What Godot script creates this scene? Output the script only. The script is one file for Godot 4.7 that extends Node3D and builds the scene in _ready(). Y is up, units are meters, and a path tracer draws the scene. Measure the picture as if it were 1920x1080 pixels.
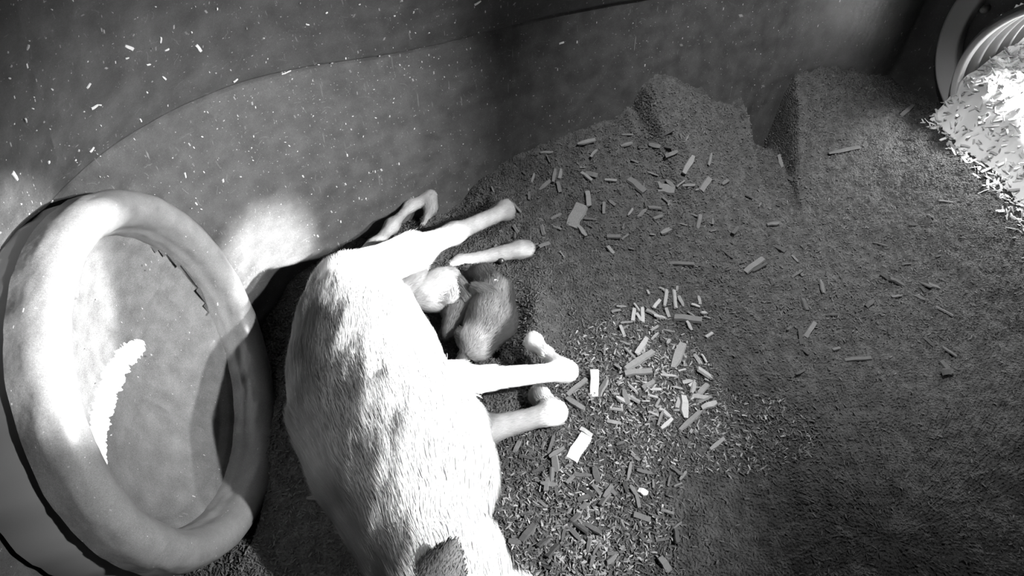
extends Node3D
# A monochrome infrared den: a round plastic chamber with a dirt floor, a nursing canid and her pups.

var rng := RandomNumberGenerator.new()
var n_big := FastNoiseLite.new()
var n_mid := FastNoiseLite.new()
var n_fine := FastNoiseLite.new()
var M := {}
var used := {}

# ---------------------------------------------------------------- camera maths (to read places off the ground)
const EYE := Vector3(0, 1.2, 0)
const FOCAL := 1185.0
var pitch := deg_to_rad(50.0)

func ray(px: float, py: float) -> Vector3:
	var f := Vector3(0, -sin(pitch), -cos(pitch))
	var u := Vector3(0, cos(pitch), -sin(pitch))
	return f + Vector3.RIGHT * ((px - 960.0) / FOCAL) + u * ((540.0 - py) / FOCAL)

func P(px: float, py: float, y: float) -> Vector3:
	var d := ray(px, py)
	return EYE + d * ((y - EYE.y) / d.y)

func on_ground(px: float, py: float) -> Vector3:
	var y := 0.0
	var p := Vector3.ZERO
	for i in 14:
		p = P(px, py, y)
		y = lerpf(y, ground(p.x, p.z), 0.6)
	p.y = ground(p.x, p.z)
	return p

# ---------------------------------------------------------------- naming
func numbered(called: String) -> String:
	var k: int = used.get(called, 0)
	used[called] = k + 1
	return called if k == 0 else "%s_%03d" % [called, k]

func tag(o: Node, label := "", category := "", group := "", kind := "") -> Node:
	if label: o.set_meta("label", label)
	if category: o.set_meta("category", category)
	if group: o.set_meta("group", group)
	if kind: o.set_meta("kind", kind)
	return o

func obj(called: String, mesh: Mesh, mat: Material, parent: Node = self) -> MeshInstance3D:
	var o := MeshInstance3D.new()
	o.name = numbered(called) if parent == self else called
	o.mesh = mesh
	if mat: o.material_override = mat
	parent.add_child(o, true)
	return o

func thing(called: String, at: Vector3) -> Node3D:
	var o := Node3D.new()
	o.name = numbered(called)
	add_child(o, true)
	o.position = at
	return o

# ---------------------------------------------------------------- mesh helpers
func build_mesh(v: PackedVector3Array, nn: PackedVector3Array, idx: PackedInt32Array, c := PackedColorArray(), uv := PackedVector2Array()) -> ArrayMesh:
	var a := []
	a.resize(Mesh.ARRAY_MAX)
	a[Mesh.ARRAY_VERTEX] = v
	if nn.size(): a[Mesh.ARRAY_NORMAL] = nn
	if c.size(): a[Mesh.ARRAY_COLOR] = c
	if uv.size(): a[Mesh.ARRAY_TEX_UV] = uv
	a[Mesh.ARRAY_INDEX] = idx
	var m := ArrayMesh.new()
	m.add_surface_from_arrays(Mesh.PRIMITIVE_TRIANGLES, a)
	return m

func smooth_normals(v: PackedVector3Array, idx: PackedInt32Array) -> PackedVector3Array:
	var nn := PackedVector3Array()
	nn.resize(v.size())
	for i in range(0, idx.size(), 3):
		var a := v[idx[i]]
		var fn := (v[idx[i + 2]] - a).cross(v[idx[i + 1]] - a)
		nn[idx[i]] += fn
		nn[idx[i + 1]] += fn
		nn[idx[i + 2]] += fn
	for i in nn.size():
		nn[i] = nn[i].normalized() if nn[i].length_squared() > 1e-20 else Vector3.UP
	return nn

func grid_mesh(rows: int, cols: int, v: PackedVector3Array, close_cols: bool, flip := false, skip = null, nn := PackedVector3Array()) -> ArrayMesh:
	var idx := PackedInt32Array()
	var last := cols if close_cols else cols - 1
	for i in rows - 1:
		for j in last:
			var a := i * cols + j
			var b := i * cols + (j + 1) % cols
			var c := a + cols
			var d := b + cols
			if skip != null and skip.call((v[a] + v[b] + v[c] + v[d]) * 0.25):
				continue
			if flip: idx.append_array([a, c, b, b, c, d])
			else: idx.append_array([a, b, c, b, d, c])
	return build_mesh(v, nn if nn.size() else smooth_normals(v, idx), idx)

# a profile of (radius, along) turned round an axis
func lathe(profile: Array, frame: Transform3D, seg := 96, flip := false, wobble := 0.0) -> ArrayMesh:
	var v := PackedVector3Array()
	for p in profile:
		for j in seg:
			var a := TAU * j / seg
			var r: float = p.x + wobble * n_mid.get_noise_3d(cos(a) * 40.0, sin(a) * 40.0, p.y * 300.0)
			v.append(frame * Vector3(cos(a) * r, sin(a) * r, p.y))
	return grid_mesh(profile.size(), seg, v, true, flip)

# frame whose z axis is the given direction
func facing(at: Vector3, dir: Vector3) -> Transform3D:
	var z := dir.normalized()
	var x := Vector3.UP.cross(z).normalized()
	return Transform3D(Basis(x, z.cross(x), z), at)

# ---------------------------------------------------------------- soft bodies: capsules joined by a smooth minimum, meshed as surface nets
class Bone:
	var a: Vector3
	var b: Vector3
	var ra: float
	var rb: float
	var squash: Vector3
	func _init(a_, b_, ra_, rb_, squash_ = Vector3.ONE):
		a = a_; b = b_; ra = ra_; rb = rb_; squash = squash_

func blob(bones: Array, cell: float, k: float) -> Dictionary:
	var lo := Vector3.INF
	var hi := -Vector3.INF
	for bn: Bone in bones:
		var r := maxf(bn.ra, bn.rb) + 3.0 * cell + 1.2 / k
		lo = lo.min(bn.a - Vector3.ONE * r).min(bn.b - Vector3.ONE * r)
		hi = hi.max(bn.a + Vector3.ONE * r).max(bn.b + Vector3.ONE * r)
	var nx := int((hi.x - lo.x) / cell) + 2
	var ny := int((hi.y - lo.y) / cell) + 2
	var nz := int((hi.z - lo.z) / cell) + 2
	var acc := PackedFloat32Array()
	acc.resize(nx * ny * nz)
	for bn: Bone in bones:
		var m := maxf(bn.ra, bn.rb) + 2.6 / k
		var l := (bn.a.min(bn.b) - Vector3.ONE * m - lo) / cell
		var h := (bn.a.max(bn.b) + Vector3.ONE * m - lo) / cell
		var x0 := maxi(int(l.x), 0)
		var y0 := maxi(int(l.y), 0)
		var z0 := maxi(int(l.z), 0)
		var x1 := mini(int(h.x) + 1, nx - 1)
		var y1 := mini(int(h.y) + 1, ny - 1)
		var z1 := mini(int(h.z) + 1, nz - 1)
		var sq := bn.squash
		var ab := (bn.b - bn.a) * sq
		var inv := 1.0 / maxf(ab.length_squared(), 1e-9)
		var dr := bn.rb - bn.ra
		for z in range(z0, z1 + 1):
			for y in range(y0, y1 + 1):
				var row := (z * ny + y) * nx
				for x in range(x0, x1 + 1):
					var p := (lo + Vector3(x, y, z) * cell - bn.a) * sq
					var t := clampf(p.dot(ab) * inv, 0.0, 1.0)
					var d := (p - ab * t).length() - bn.ra - dr * t
					acc[row + x] += exp(-k * d)
	for i in acc.size():
		acc[i] = log(maxf(acc[i], 1e-7))   # positive inside
	var cellv := {}
	var v := PackedVector3Array()
	var offs := [0, 1, nx, nx + 1, nx * ny, nx * ny + 1, nx * ny + nx, nx * ny + nx + 1]
	var idx := PackedInt32Array()
	var e0 := [0, 2, 4, 6, 0, 1, 4, 5, 0, 1, 2, 3]
	var e1 := [1, 3, 5, 7, 2, 3, 6, 7, 4, 5, 6, 7]
	var sxy := nx * ny
	for z in nz - 1:
		for y in ny - 1:
			var row := (z * ny + y) * nx
			for x in nx - 1:
				var i := row + x
				var mask := 0
				for c in 8:
					if acc[i + offs[c]] > 0.0: mask |= 1 << c
				if mask == 0 or mask == 255: continue
				var s := Vector3.ZERO
				var n := 0
				for e in 12:
					var c0: int = e0[e]
					var c1: int = e1[e]
					if (mask >> c0 & 1) == (mask >> c1 & 1): continue
					var g0 := acc[i + offs[c0]]
					var g1 := acc[i + offs[c1]]
					var t := g0 / (g0 - g1)
					var p0 := Vector3(c0 & 1, c0 >> 1 & 1, c0 >> 2 & 1)
					var p1 := Vector3(c1 & 1, c1 >> 1 & 1, c1 >> 2 & 1)
					s += p0.lerp(p1, t)
					n += 1
				cellv[i] = v.size()
				v.append(lo + (Vector3(x, y, z) + s / n) * cell)
				var inside := mask & 1
				if y > 0 and z > 0 and inside != (mask >> 1 & 1):
					quad(idx, cellv, [i, i - nx, i - nx - sxy, i - sxy], inside == 1)
				if x > 0 and z > 0 and inside != (mask >> 2 & 1):
					quad(idx, cellv, [i, i - sxy, i - sxy - 1, i - 1], inside == 1)
				if x > 0 and y > 0 and inside != (mask >> 4 & 1):
					quad(idx, cellv, [i, i - 1, i - 1 - nx, i - nx], inside == 1)
	return {"v": v, "i": idx}

func quad(idx: PackedInt32Array, cellv: Dictionary, q: Array, turn: bool) -> void:
	var p := []
	for k in q:
		if not cellv.has(k): return
		p.append(cellv[k])
	if turn: idx.append_array([p[0], p[2], p[1], p[0], p[3], p[2]])
	else: idx.append_array([p[0], p[1], p[2], p[0], p[2], p[3]])

func join(into: Dictionary, more: Dictionary) -> void:
	var base: int = into.v.size()
	var v: PackedVector3Array = into.v
	v.append_array(more.v)
	into.v = v
	var ix: PackedInt32Array = into.i
	for k in more.i: ix.append(base + k)
	into.i = ix

# fur: tapered curved blades rooted on a surface, combed along the nearest bone
func fur(shape: Dictionary, normals: PackedVector3Array, bones: Array, density: float, length: Callable, width: float, coat: Callable, comb := Vector3.ZERO, lift := 0.34, ymin := -1.0) -> ArrayMesh:
	var v: PackedVector3Array = shape.v
	var idx: PackedInt32Array = shape.i
	var ov := PackedVector3Array()
	var on := PackedVector3Array()
	var oc := PackedColorArray()
	var oi := PackedInt32Array()
	for t in range(0, idx.size(), 3):
		var a := v[idx[t]]
		var b := v[idx[t + 1]]
		var c := v[idx[t + 2]]
		var area := (b - a).cross(c - a).length() * 0.5
		var want := area * density
		var n := int(want)
		if rng.randf() < want - n: n += 1
		if n == 0: continue
		var cen := (a + b + c) / 3.0
		var nrm := (normals[idx[t]] + normals[idx[t + 1]] + normals[idx[t + 2]]).normalized()
		if nrm.y < ymin: continue
		var best := 1e9
		var dir := Vector3.BACK
		for bn: Bone in bones:
			var ab := bn.b - bn.a
			var s := clampf((cen - bn.a).dot(ab) / maxf(ab.length_squared(), 1e-9), 0, 1)
			var d := (cen - bn.a - ab * s).length() - lerpf(bn.ra, bn.rb, s)
			if d < best:
				best = d
				dir = ab
		dir = dir.normalized() + comb
		for k in n:
			var u := rng.randf()
			var w := rng.randf()
			if u + w > 1.0:
				u = 1.0 - u
				w = 1.0 - w
			var p := a + (b - a) * u + (c - a) * w
			var clump := n_mid.get_noise_3d(p.x * 260.0, p.y * 260.0, p.z * 120.0)
			var clump2 := n_mid.get_noise_3d(p.z * 150.0 + 90.0, p.x * 300.0, p.y * 300.0)
			var fl := dir + Vector3(clump, clump2 * 0.4, clump2) * 0.35 + Vector3(rng.randfn(), rng.randfn(), rng.randfn()) * 0.1
			fl = (fl - nrm * fl.dot(nrm)).normalized()
			var len: float = length.call(p) * (0.75 + 0.5 * rng.randf())
			var lf := lift * (0.7 + 0.6 * rng.randf() + clump * 0.3)
			var q1 := p + fl * len * 0.5 + nrm * len * lf * 0.75
			var q2 := p + fl * len + nrm * len * lf
			var sidev := fl.cross(nrm).normalized() * width * (0.7 + 0.6 * rng.randf())
			var col: Color = coat.call(p, nrm, clump + 0.35 * rng.randfn())
			var at := ov.size()
			ov.append_array([p - sidev * 0.5, p + sidev * 0.5, q1 - sidev * 0.42, q1 + sidev * 0.42, q2])
			var n1 := (nrm + fl * 0.15).normalized()
			on.append_array([nrm, nrm, n1, n1, n1])
			oc.append_array([col, col, col, col, col])
			oi.append_array([at, at + 2, at + 1, at + 1, at + 2, at + 3, at + 2, at + 4, at + 3])
	return build_mesh(ov, on, oi, oc)

# ---------------------------------------------------------------- the den's outline
const CENTRE := Vector2(0.7, -0.4)
const LEAN := 0.18
var ring_r := PackedFloat32Array()   # wall radius about CENTRE by angle, 0.25 degree steps

func outline() -> void:
	var pts := [[-0.56, 1.0], [-0.595, 0.3], [-0.61, -0.35], [-0.625, -0.75], [-0.475, -1.09], [-0.21, -1.29], [0.1, -1.47], [0.45, -1.6], [0.8, -1.69], [1.08, -1.80], [1.24, -1.90], [1.32, -1.90], [1.53, -1.645], [1.76, -1.34], [2.0, -0.85], [2.05, 0.0], [1.7, 0.8], [1.0, 1.2], [0.2, 1.25], [-0.35, 1.2]]
	var poly := []
	var n := pts.size()
	for i in n:
		var q := []
		for k in [-1, 0, 1, 2]:
			var e: Array = pts[(i + k + n) % n]
			q.append(Vector2(e[0], e[1]))
		for k in 24:
			poly.append((q[1] as Vector2).cubic_interpolate(q[2], q[0], q[3], k / 24.0) - CENTRE)
	ring_r.resize(1440)
	for i in 1440:
		var a := -PI + TAU * i / 1440.0
		var d := Vector2(cos(a), sin(a))
		for j in poly.size():
			var p: Vector2 = poly[j]
			var e: Vector2 = poly[(j + 1) % poly.size()] - p
			var den := d.cross(e)
			if absf(den) < 1e-9: continue
			var t := p.cross(e) / den
			var s := p.cross(d) / den
			if t > 0.0 and s >= -0.001 and s <= 1.001: ring_r[i] = t

func wall_r(a: float) -> float:
	var f := (wrapf(a, -PI, PI) + PI) / TAU * 1440.0
	var i := int(f) % 1440
	return lerpf(ring_r[i], ring_r[(i + 1) % 1440], f - int(f))

func seam_height(a: float) -> float:
	return lerpf(0.53, 0.42, smoothstep(-2.9, -2.2, a)) if a < 0.0 else 0.5

# the banked edge of the dirt: [angle about the centre, height on the wall]
const RIM := [[-3.142, -0.03], [-2.80, 0.0], [-2.70, 0.03], [-2.52, 0.012], [-2.42, 0.0], [-2.354, -0.02], [-2.31, -0.005], [-2.27, 0.037], [-2.194, 0.052], [-2.111, 0.07], [-1.986, 0.095], [-1.903, 0.107], [-1.857, 0.135], [-1.834, 0.193], [-1.80, 0.208], [-1.752, 0.18], [-1.687, 0.147], [-1.634, 0.105], [-1.597, 0.086], [-1.575, 0.103], [-1.566, 0.09], [-1.557, 0.045], [-1.528, -0.04], [-1.50, -0.08], [-1.478, -0.09], [-1.470, -0.02], [-1.462, 0.09], [-1.452, 0.143], [-1.44, 0.148], [-1.36, 0.134], [-1.294, 0.1], [-1.232, 0.042], [-1.168, -0.005], [-1.10, 0.0], [-0.9, 0.0], [-0.5, 0.0], [3.142, -0.03]]

func rim(a: float) -> float:
	for i in RIM.size() - 1:
		if a <= RIM[i + 1][0]:
			return lerpf(RIM[i][1], RIM[i + 1][1], clampf((a - RIM[i][0]) / (RIM[i + 1][0] - RIM[i][0]), 0, 1))
	return 0.0

func bump(x: float, z: float, cx: float, cz: float, rx: float, rz: float) -> float:
	var u := (x - cx) / rx
	var w := (z - cz) / rz
	return exp(-u * u - w * w)

func ground(x: float, z: float) -> float:
	var dx := x - CENTRE.x
	var dz := z - CENTRE.y
	var a := atan2(dz, dx)
	var d := wall_r(a) - sqrt(dx * dx + dz * dz)
	var rh := rim(a) + 0.008 * n_mid.get_noise_2d(a * 260.0, d * 130.0) * smoothstep(0.02, 0.1, absf(rim(a)))
	var reach := 0.26 if rh > 0.0 else 0.11
	var h := rh * exp(-pow(maxf(d, 0.0) / reach, 2.0))
	h += 0.012 * n_big.get_noise_2d(x * 100.0, z * 100.0)
	h += 0.006 * n_mid.get_noise_2d(x * 100.0, z * 100.0)
	h -= 0.035 * bump(x, z, -0.08, -0.89, 0.09, 0.13)      # the hollow the pups lie in
	h += 0.035 * bump(x, z, 0.055, -0.88, 0.04, 0.12)
	h += 0.02 * bump(x, z, 0.28, -0.70, 0.16, 0.14)       # heaped chips right of the paws
	h -= 0.012 * bump(x, z, 0.17, -0.60, 0.08, 0.07)
	h += 0.03 * bump(x, z, -0.24, -1.16, 0.05, 0.06)
	h += 0.03 * bump(x, z, 1.30, -1.30, 0.25, 0.3)
	return h

# ---------------------------------------------------------------- materials
func noise_tex(freq: float, lo: float, hi: float, sd: int, octaves := 4, size := 512, normal := false, strength := 6.0) -> NoiseTexture2D:
	var t := NoiseTexture2D.new()
	var n := FastNoiseLite.new()
	n.noise_type = FastNoiseLite.TYPE_SIMPLEX
	n.frequency = freq
	n.seed = sd
	n.fractal_octaves = octaves
	t.noise = n
	t.width = size
	t.height = size
	t.seamless = true
	if normal:
		t.as_normal_map = true
		t.bump_strength = strength
	else:
		var g := Gradient.new()
		g.set_color(0, Color(lo, lo, lo))
		g.set_color(1, Color(hi, hi, hi))
		t.color_ramp = g
	return t

func mat(v: float, rough: float, spec := 0.5) -> StandardMaterial3D:
	var m := StandardMaterial3D.new()
	m.albedo_color = Color(v, v, v).linear_to_srgb()
	m.roughness = rough
	m.metallic_specular = spec
	return m

func speckle_image(sd: int, base: float, spots: int, bright: float, size := 1024, mottle := 0.35) -> ImageTexture:
	# dusty plastic: a mottled ground, pin-prick specks and short scratches
	var r := RandomNumberGenerator.new()
	r.seed = sd
	var im := Image.create(size, size, false, Image.FORMAT_RGB8)
	var n := FastNoiseLite.new()
	n.seed = sd
	n.frequency = 0.012
	n.fractal_octaves = 5
	for y in size:
		for x in size:
			var g := clampf(base * (1.0 + mottle * n.get_noise_2d(x, y) + 0.12 * r.randfn()), 0, 1)
			im.set_pixel(x, y, Color(g, g, g))
	for i in spots:
		var p := Vector2(r.randf() * size, r.randf() * size)
		var b := clampf(base + (bright - base) * pow(r.randf(), 1.5), 0, 1)
		var w := 1 + int(r.randf() * r.randf() * 3.0)
		im.fill_rect(Rect2i(int(p.x), int(p.y), w, w if r.randf() < 0.8 else w * 3), Color(b, b, b))
	for i in spots / 14:
		var p := Vector2(r.randf() * size, r.randf() * size)
		var d := Vector2.from_angle(r.randf() * TAU)
		var b := clampf(base + (bright - base) * 0.5 * (r.randf() - 0.25), 0.0, 1.0)
		for k in int(4 + r.randf() * 22):
			p += d
			d = d.rotated(r.randfn() * 0.12)
			im.set_pixel(posmod(int(p.x), size), posmod(int(p.y), size), Color(b, b, b))
	return ImageTexture.create_from_image(im)

func make_materials() -> void:
	var w := mat(1.0, 0.42, 0.4)
	w.albedo_texture = speckle_image(5, 0.215, 2600, 0.9)
	w.uv1_triplanar = true
	w.uv1_world_triplanar = true
	w.uv1_scale = Vector3.ONE * 1.3
	w.normal_enabled = true
	w.normal_texture = noise_tex(0.05, 0, 1, 8, 4, 512, true, 4.0)
	w.normal_scale = 0.1
	M.wall = w
	var d := mat(1.0, 1.0, 0.1)
	d.albedo_texture = noise_tex(0.02, 0.19, 0.30, 3, 5)
	d.uv1_triplanar = true
	d.uv1_world_triplanar = true
	d.uv1_scale = Vector3.ONE * 2.2
	d.normal_enabled = true
	d.normal_texture = noise_tex(0.11, 0, 1, 4, 4, 512, true, 10.0)
	M.dirt = d
	var rg := mat(1.0, 0.33, 0.5)
	rg.albedo_texture = speckle_image(7, 0.38, 900, 0.9, 1024, 0.12)
	rg.uv1_triplanar = true
	rg.uv1_scale = Vector3.ONE * 1.7
	rg.normal_enabled = true
	rg.normal_texture = noise_tex(0.03, 0, 1, 18, 3, 512, true, 4.0)
	rg.normal_scale = 0.15
	M.ring = rg
	var pl := rg.duplicate()
	pl.albedo_texture = speckle_image(9, 0.34, 700, 0.9, 1024, 0.2)
	pl.roughness = 0.12
	pl.normal_scale = 0.2
	M.plate = pl
	M.collar = mat(0.2, 0.8, 0.2)
	M.pipe = mat(0.3, 0.6, 0.2)
	M.bolt = mat(0.5, 0.5, 0.3)
	M.flange = mat(0.5, 0.55, 0.3)
	var f := mat(1.0, 0.75, 0.15)
	f.vertex_color_use_as_albedo = true
	M.vc = f
	M.claw = mat(0.03, 0.4)
	M.nose = mat(0.02, 0.35)
	M.lamp_body = mat(0.04, 0.5)
	var lens := mat(0.8, 0.3)
	lens.emission_enabled = true
	lens.emission = Color.WHITE
	lens.emission_energy_multiplier = 2.0
	M.lens = lens

# ---------------------------------------------------------------- lights
func lamp(at: Vector3, to: Vector3, energy: float, angle: float, soft: float, size: float, label: String) -> void:
	var s := SpotLight3D.new()
	s.name = numbered("spot_light")
	s.light_energy = energy
	s.spot_angle = angle
	s.spot_angle_attenuation = soft
	s.spot_range = 8.0
	s.spot_attenuation = 2.0
	s.light_size = size
	s.shadow_enabled = true
	add_child(s, true)
	s.look_at_from_position(at, to, Vector3.UP)
	var fr := facing(Vector3.ZERO, to - at)
	var o := thing("lamp", at)  # a fitting is modelled for the added lights too
	tag(o, label, "lamp")
	obj("housing", lathe([Vector2(0.001, -0.09), Vector2(0.03, -0.09), Vector2(0.034, -0.085), Vector2(0.036, -0.02), Vector2(0.033, -0.016), Vector2(0.001, -0.016)], fr, 32), M.lamp_body, o)
	obj("lens", lathe([Vector2(0.03, -0.015), Vector2(0.02, -0.011), Vector2(0.001, -0.009)], fr, 32), M.lens, o)
	var up := lathe([Vector2(0.008, 0.0), Vector2(0.008, 1.52 - at.y)], Transform3D(Basis(Vector3.RIGHT, Vector3.FORWARD, Vector3.UP), -fr.basis.z * 0.05), 12)
	obj("bracket", up, M.lamp_body, o)

func _ready() -> void:
	rng.seed = 11
	for n in [n_big, n_mid, n_fine]:
		n.noise_type = FastNoiseLite.TYPE_SIMPLEX
		n.seed = 21
	n_big.frequency = 0.03
	n_mid.frequency = 0.11
	n_fine.frequency = 0.5
	# camera
	var cam := Camera3D.new()
	cam.name = "camera"
	cam.fov = rad_to_deg(2.0 * atan(540.0 / FOCAL))
	cam.near = 0.02
	add_child(cam)
	cam.position = EYE
	cam.rotation.x = -pitch
	cam.current = true
	# sky outside the closed den
	var we := WorldEnvironment.new()
	we.name = "world"
	var e := Environment.new()
	e.background_mode = Environment.BG_COLOR
	e.background_color = Color(0.5, 0.5, 0.5)
	e.tonemap_mode = Environment.TONE_MAPPER_LINEAR
	e.tonemap_exposure = 1.0
	e.sdfgi_enabled = true
	e.ssao_enabled = true
	e.ssil_enabled = true
	we.environment = e
	add_child(we)
	make_materials()
	outline()
	# the main lamp, high at the right, aimed across at the animal; the lamps after it are added and unseen
	lamp(Vector3(0.95, 1.25, -0.25), Vector3(-0.24, 0.1, -0.60), 9.0, 28.0, 1.0, 0.02, "round infrared lamp on the right, aimed at the animal")
	lamp(Vector3(1.0, 0.95, -0.55), Vector3(-0.6, 0.50, -0.545), 28.0, 7.3, 0.5, 0.012, "added unseen lamp aimed across at the porthole")  # added narrow beam; its cone edge bounds the bright part of the rim
	lamp(Vector3(1.0, 1.02, -0.50), Vector3(-0.48, 0.28, -1.0), 9.0, 23.0, 1.0, 0.02, "added unseen lamp aimed across at the wall behind the animal's rump")  # added to brighten the left wall
	lamp(Vector3(1.0, 0.88, -0.68), Vector3(-0.55, 0.12, -0.985), 62.0, 5.4, 1.0, 0.012, "added narrow unseen lamp aimed at the wall above the shadow")  # added to make the hot spot on the wall
	lamp(Vector3(1.1, 1.2, -1.1), Vector3(1.68, 0.05, -1.5), 20.0, 9.4, 0.4, 0.012, "added narrow unseen lamp aimed at the pipe's mouth")  # added to whiten the bedding heap
	lamp(Vector3(0.62, 1.38, -1.12), Vector3(0.66, 0.0, -1.24), 5.0, 38.0, 1.0, 0.02, "added unseen fill lamp aimed down at the banked dirt")  # added fill for the dirt slope
	lamp(Vector3(0.9, 1.42, -0.42), Vector3(0.85, 0.0, -0.5), 0.5, 48.0, 1.0, 0.02, "weak added unseen fill lamp above the open dirt")  # added weak fill for the lower right ground
	lamp(Vector3(-0.33, 1.4, -0.34), Vector3(-0.36, 0.0, -0.33), 3.4, 14.0, 1.0, 0.02, "added unseen fill lamp straight above the animal's back")  # added fill for the shaded back and the ground beside it

	build_room()
	build_port()
	build_pipe()
	build_wolf()
	build_pups()
	build_litter()

# ---------------------------------------------------------------- room
func wall_point(a: float, y: float, out := 0.0) -> Vector3:
	var ys := seam_height(a)
	var r := wall_r(a) + out
	if y < ys: r += LEAN * y
	else: r += LEAN * ys - 0.008 * smoothstep(ys, ys + 0.006, y) - 0.28 * (y - ys) - 0.15 * (y - ys) * (y - ys)
	return Vector3(CENTRE.x + cos(a) * r, y, CENTRE.y + sin(a) * r)

var pipe_frame := Transform3D()
var flange_frame := Transform3D()

func wall_piece(called: String, a0: float, a1: float, m: Material) -> void:
	var ya := [-0.3, -0.15, 0.0]
	var rel := []
	for i in range(1, 40): rel.append(i / 40.0)
	var seg := int((a1 - a0) / 0.006)
	var rows := 0
	var v := PackedVector3Array()
	var hs := [-0.35, -0.25, -0.15, -0.05]
	for i in 56: hs.append(i * 0.0075 / 0.42)            # fractions of the seam height
	hs.append_array([1.0, 1.004, 1.01, 1.016])
	for i in 22: hs.append(1.03 + i * 0.09)
	for h in hs:
		rows += 1
		for j in seg + 1:
			var a := a0 + (a1 - a0) * j / seg
			var y: float = h * seam_height(a) if h <= 1.016 else lerpf(seam_height(a) * 1.016, 1.5, (h - 1.016) / (1.03 + 21 * 0.09 - 1.016))
			var out := 0.0016 * n_big.get_noise_2d(a * 400.0, y * 60.0)
			v.append(wall_point(a, y, out))
	# outer skin, so that the shell has thickness
	var hole := func(c: Vector3) -> bool:
		var q := pipe_frame.affine_inverse() * c
		var w := facing(port_at, port_dir()).affine_inverse() * c
		return absf(q.z) < 0.25 and Vector2(q.x, q.y).length() < 0.24 or absf(w.z) < 0.2 and Vector2(w.x, w.y).length() < 0.25
	var o := obj(called, grid_mesh(rows, seg + 1, v, false, false, hole), m)
	tag(o, "", "", "", "structure")
	var v2 := PackedVector3Array()
	var r2 := 0
	for k in range(0, rows, 8):
		r2 += 1
		for j in seg + 1:
			var p := v[k * (seg + 1) + j]
			var d := Vector3(p.x - CENTRE.x, 0, p.z - CENTRE.y).normalized()
			v2.append(p + d * 0.05)
	var o2 := obj("outer_skin", grid_mesh(r2, seg + 1, v2, false, true, hole), M.collar, o)
	tag(o2, "", "", "", "structure")

func build_room() -> void:
	var n_in := Vector3(-0.8, 0.12, 0.6).normalized()
	pipe_frame = facing(Vector3(1.512, 0.188, -1.6), n_in)
	flange_frame = facing(Vector3(1.535, 0.271, -1.65), n_in)
	wall_piece("wall_left", -PI, -2.12, M.wall)
	wall_piece("wall_back", -2.12, -1.165, M.wall)
	wall_piece("wall_right", -1.165, 0.6, M.wall)
	wall_piece("wall_front", 0.6, PI, M.wall)
	# floor: dirt, finest where it is in view
	var cols := 1150
	var rows := 210
	var angs := PackedFloat32Array()
	for j in cols:
		angs.append(lerpf(-2.9, -0.3, j / 850.0) if j < 850 else lerpf(-0.3, TAU - 2.9, (j - 850.0) / 300.0))
	var v := PackedVector3Array()
	for i in rows:
		var t := i / (rows - 1.0)
		for j in cols:
			var a := wrapf(angs[j], -PI, PI)
			var r := wall_r(a) * (1.0 - pow(1.0 - t, 1.5)) * 1.035
			var x := CENTRE.x + cos(a) * r
			var z := CENTRE.y + sin(a) * r
			var h := ground(x, z)
			h += 0.0035 * n_fine.get_noise_2d(x * 160.0, z * 160.0) + 0.002 * n_fine.get_noise_2d(x * 420.0, z * 420.0)
			v.append(Vector3(x, h, z))
	var fl := obj("floor", grid_mesh(rows, cols, v, true, false), M.dirt)
	tag(fl, "", "", "", "structure")
	var cv := PackedVector3Array()
	for y in [1.5, 1.56]:
		for rr in ([0.02, 1.0] if y == 1.5 else [1.05, 0.02]):
			for j in 90:
				var a := TAU * j / 90.0 - PI
				cv.append(Vector3(CENTRE.x + cos(a) * wall_r(a) * rr, y, CENTRE.y + sin(a) * wall_r(a) * rr))
	tag(obj("ceiling", grid_mesh(4, 90, cv, true, true), M.wall), "", "", "", "structure")

# ---------------------------------------------------------------- the closed round port at the left
var port_at := Vector3(-0.576, 0.264, -0.594)

func port_dir(al := -0.174, be := 0.175) -> Vector3:
	return Vector3(cos(al) * cos(be), sin(be), sin(al) * cos(be))

# where a line of sight meets the dished plate, in the port's own axes
func on_plate(px: float, py: float, fr: Transform3D) -> Vector3:
	var inv := fr.basis.inverse()
	var o := inv * (EYE - port_at)
	var d := inv * ray(px, py)
	var t := (-0.05 - o.z) / d.z
	for i in 10:
		var q := o + d * t
		t -= (q.z - (-0.050 - 0.065 * (1.0 - (q.x * q.x + q.y * q.y) / (0.252 * 0.252)))) / d.z
	return fr * (o + d * t)

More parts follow.
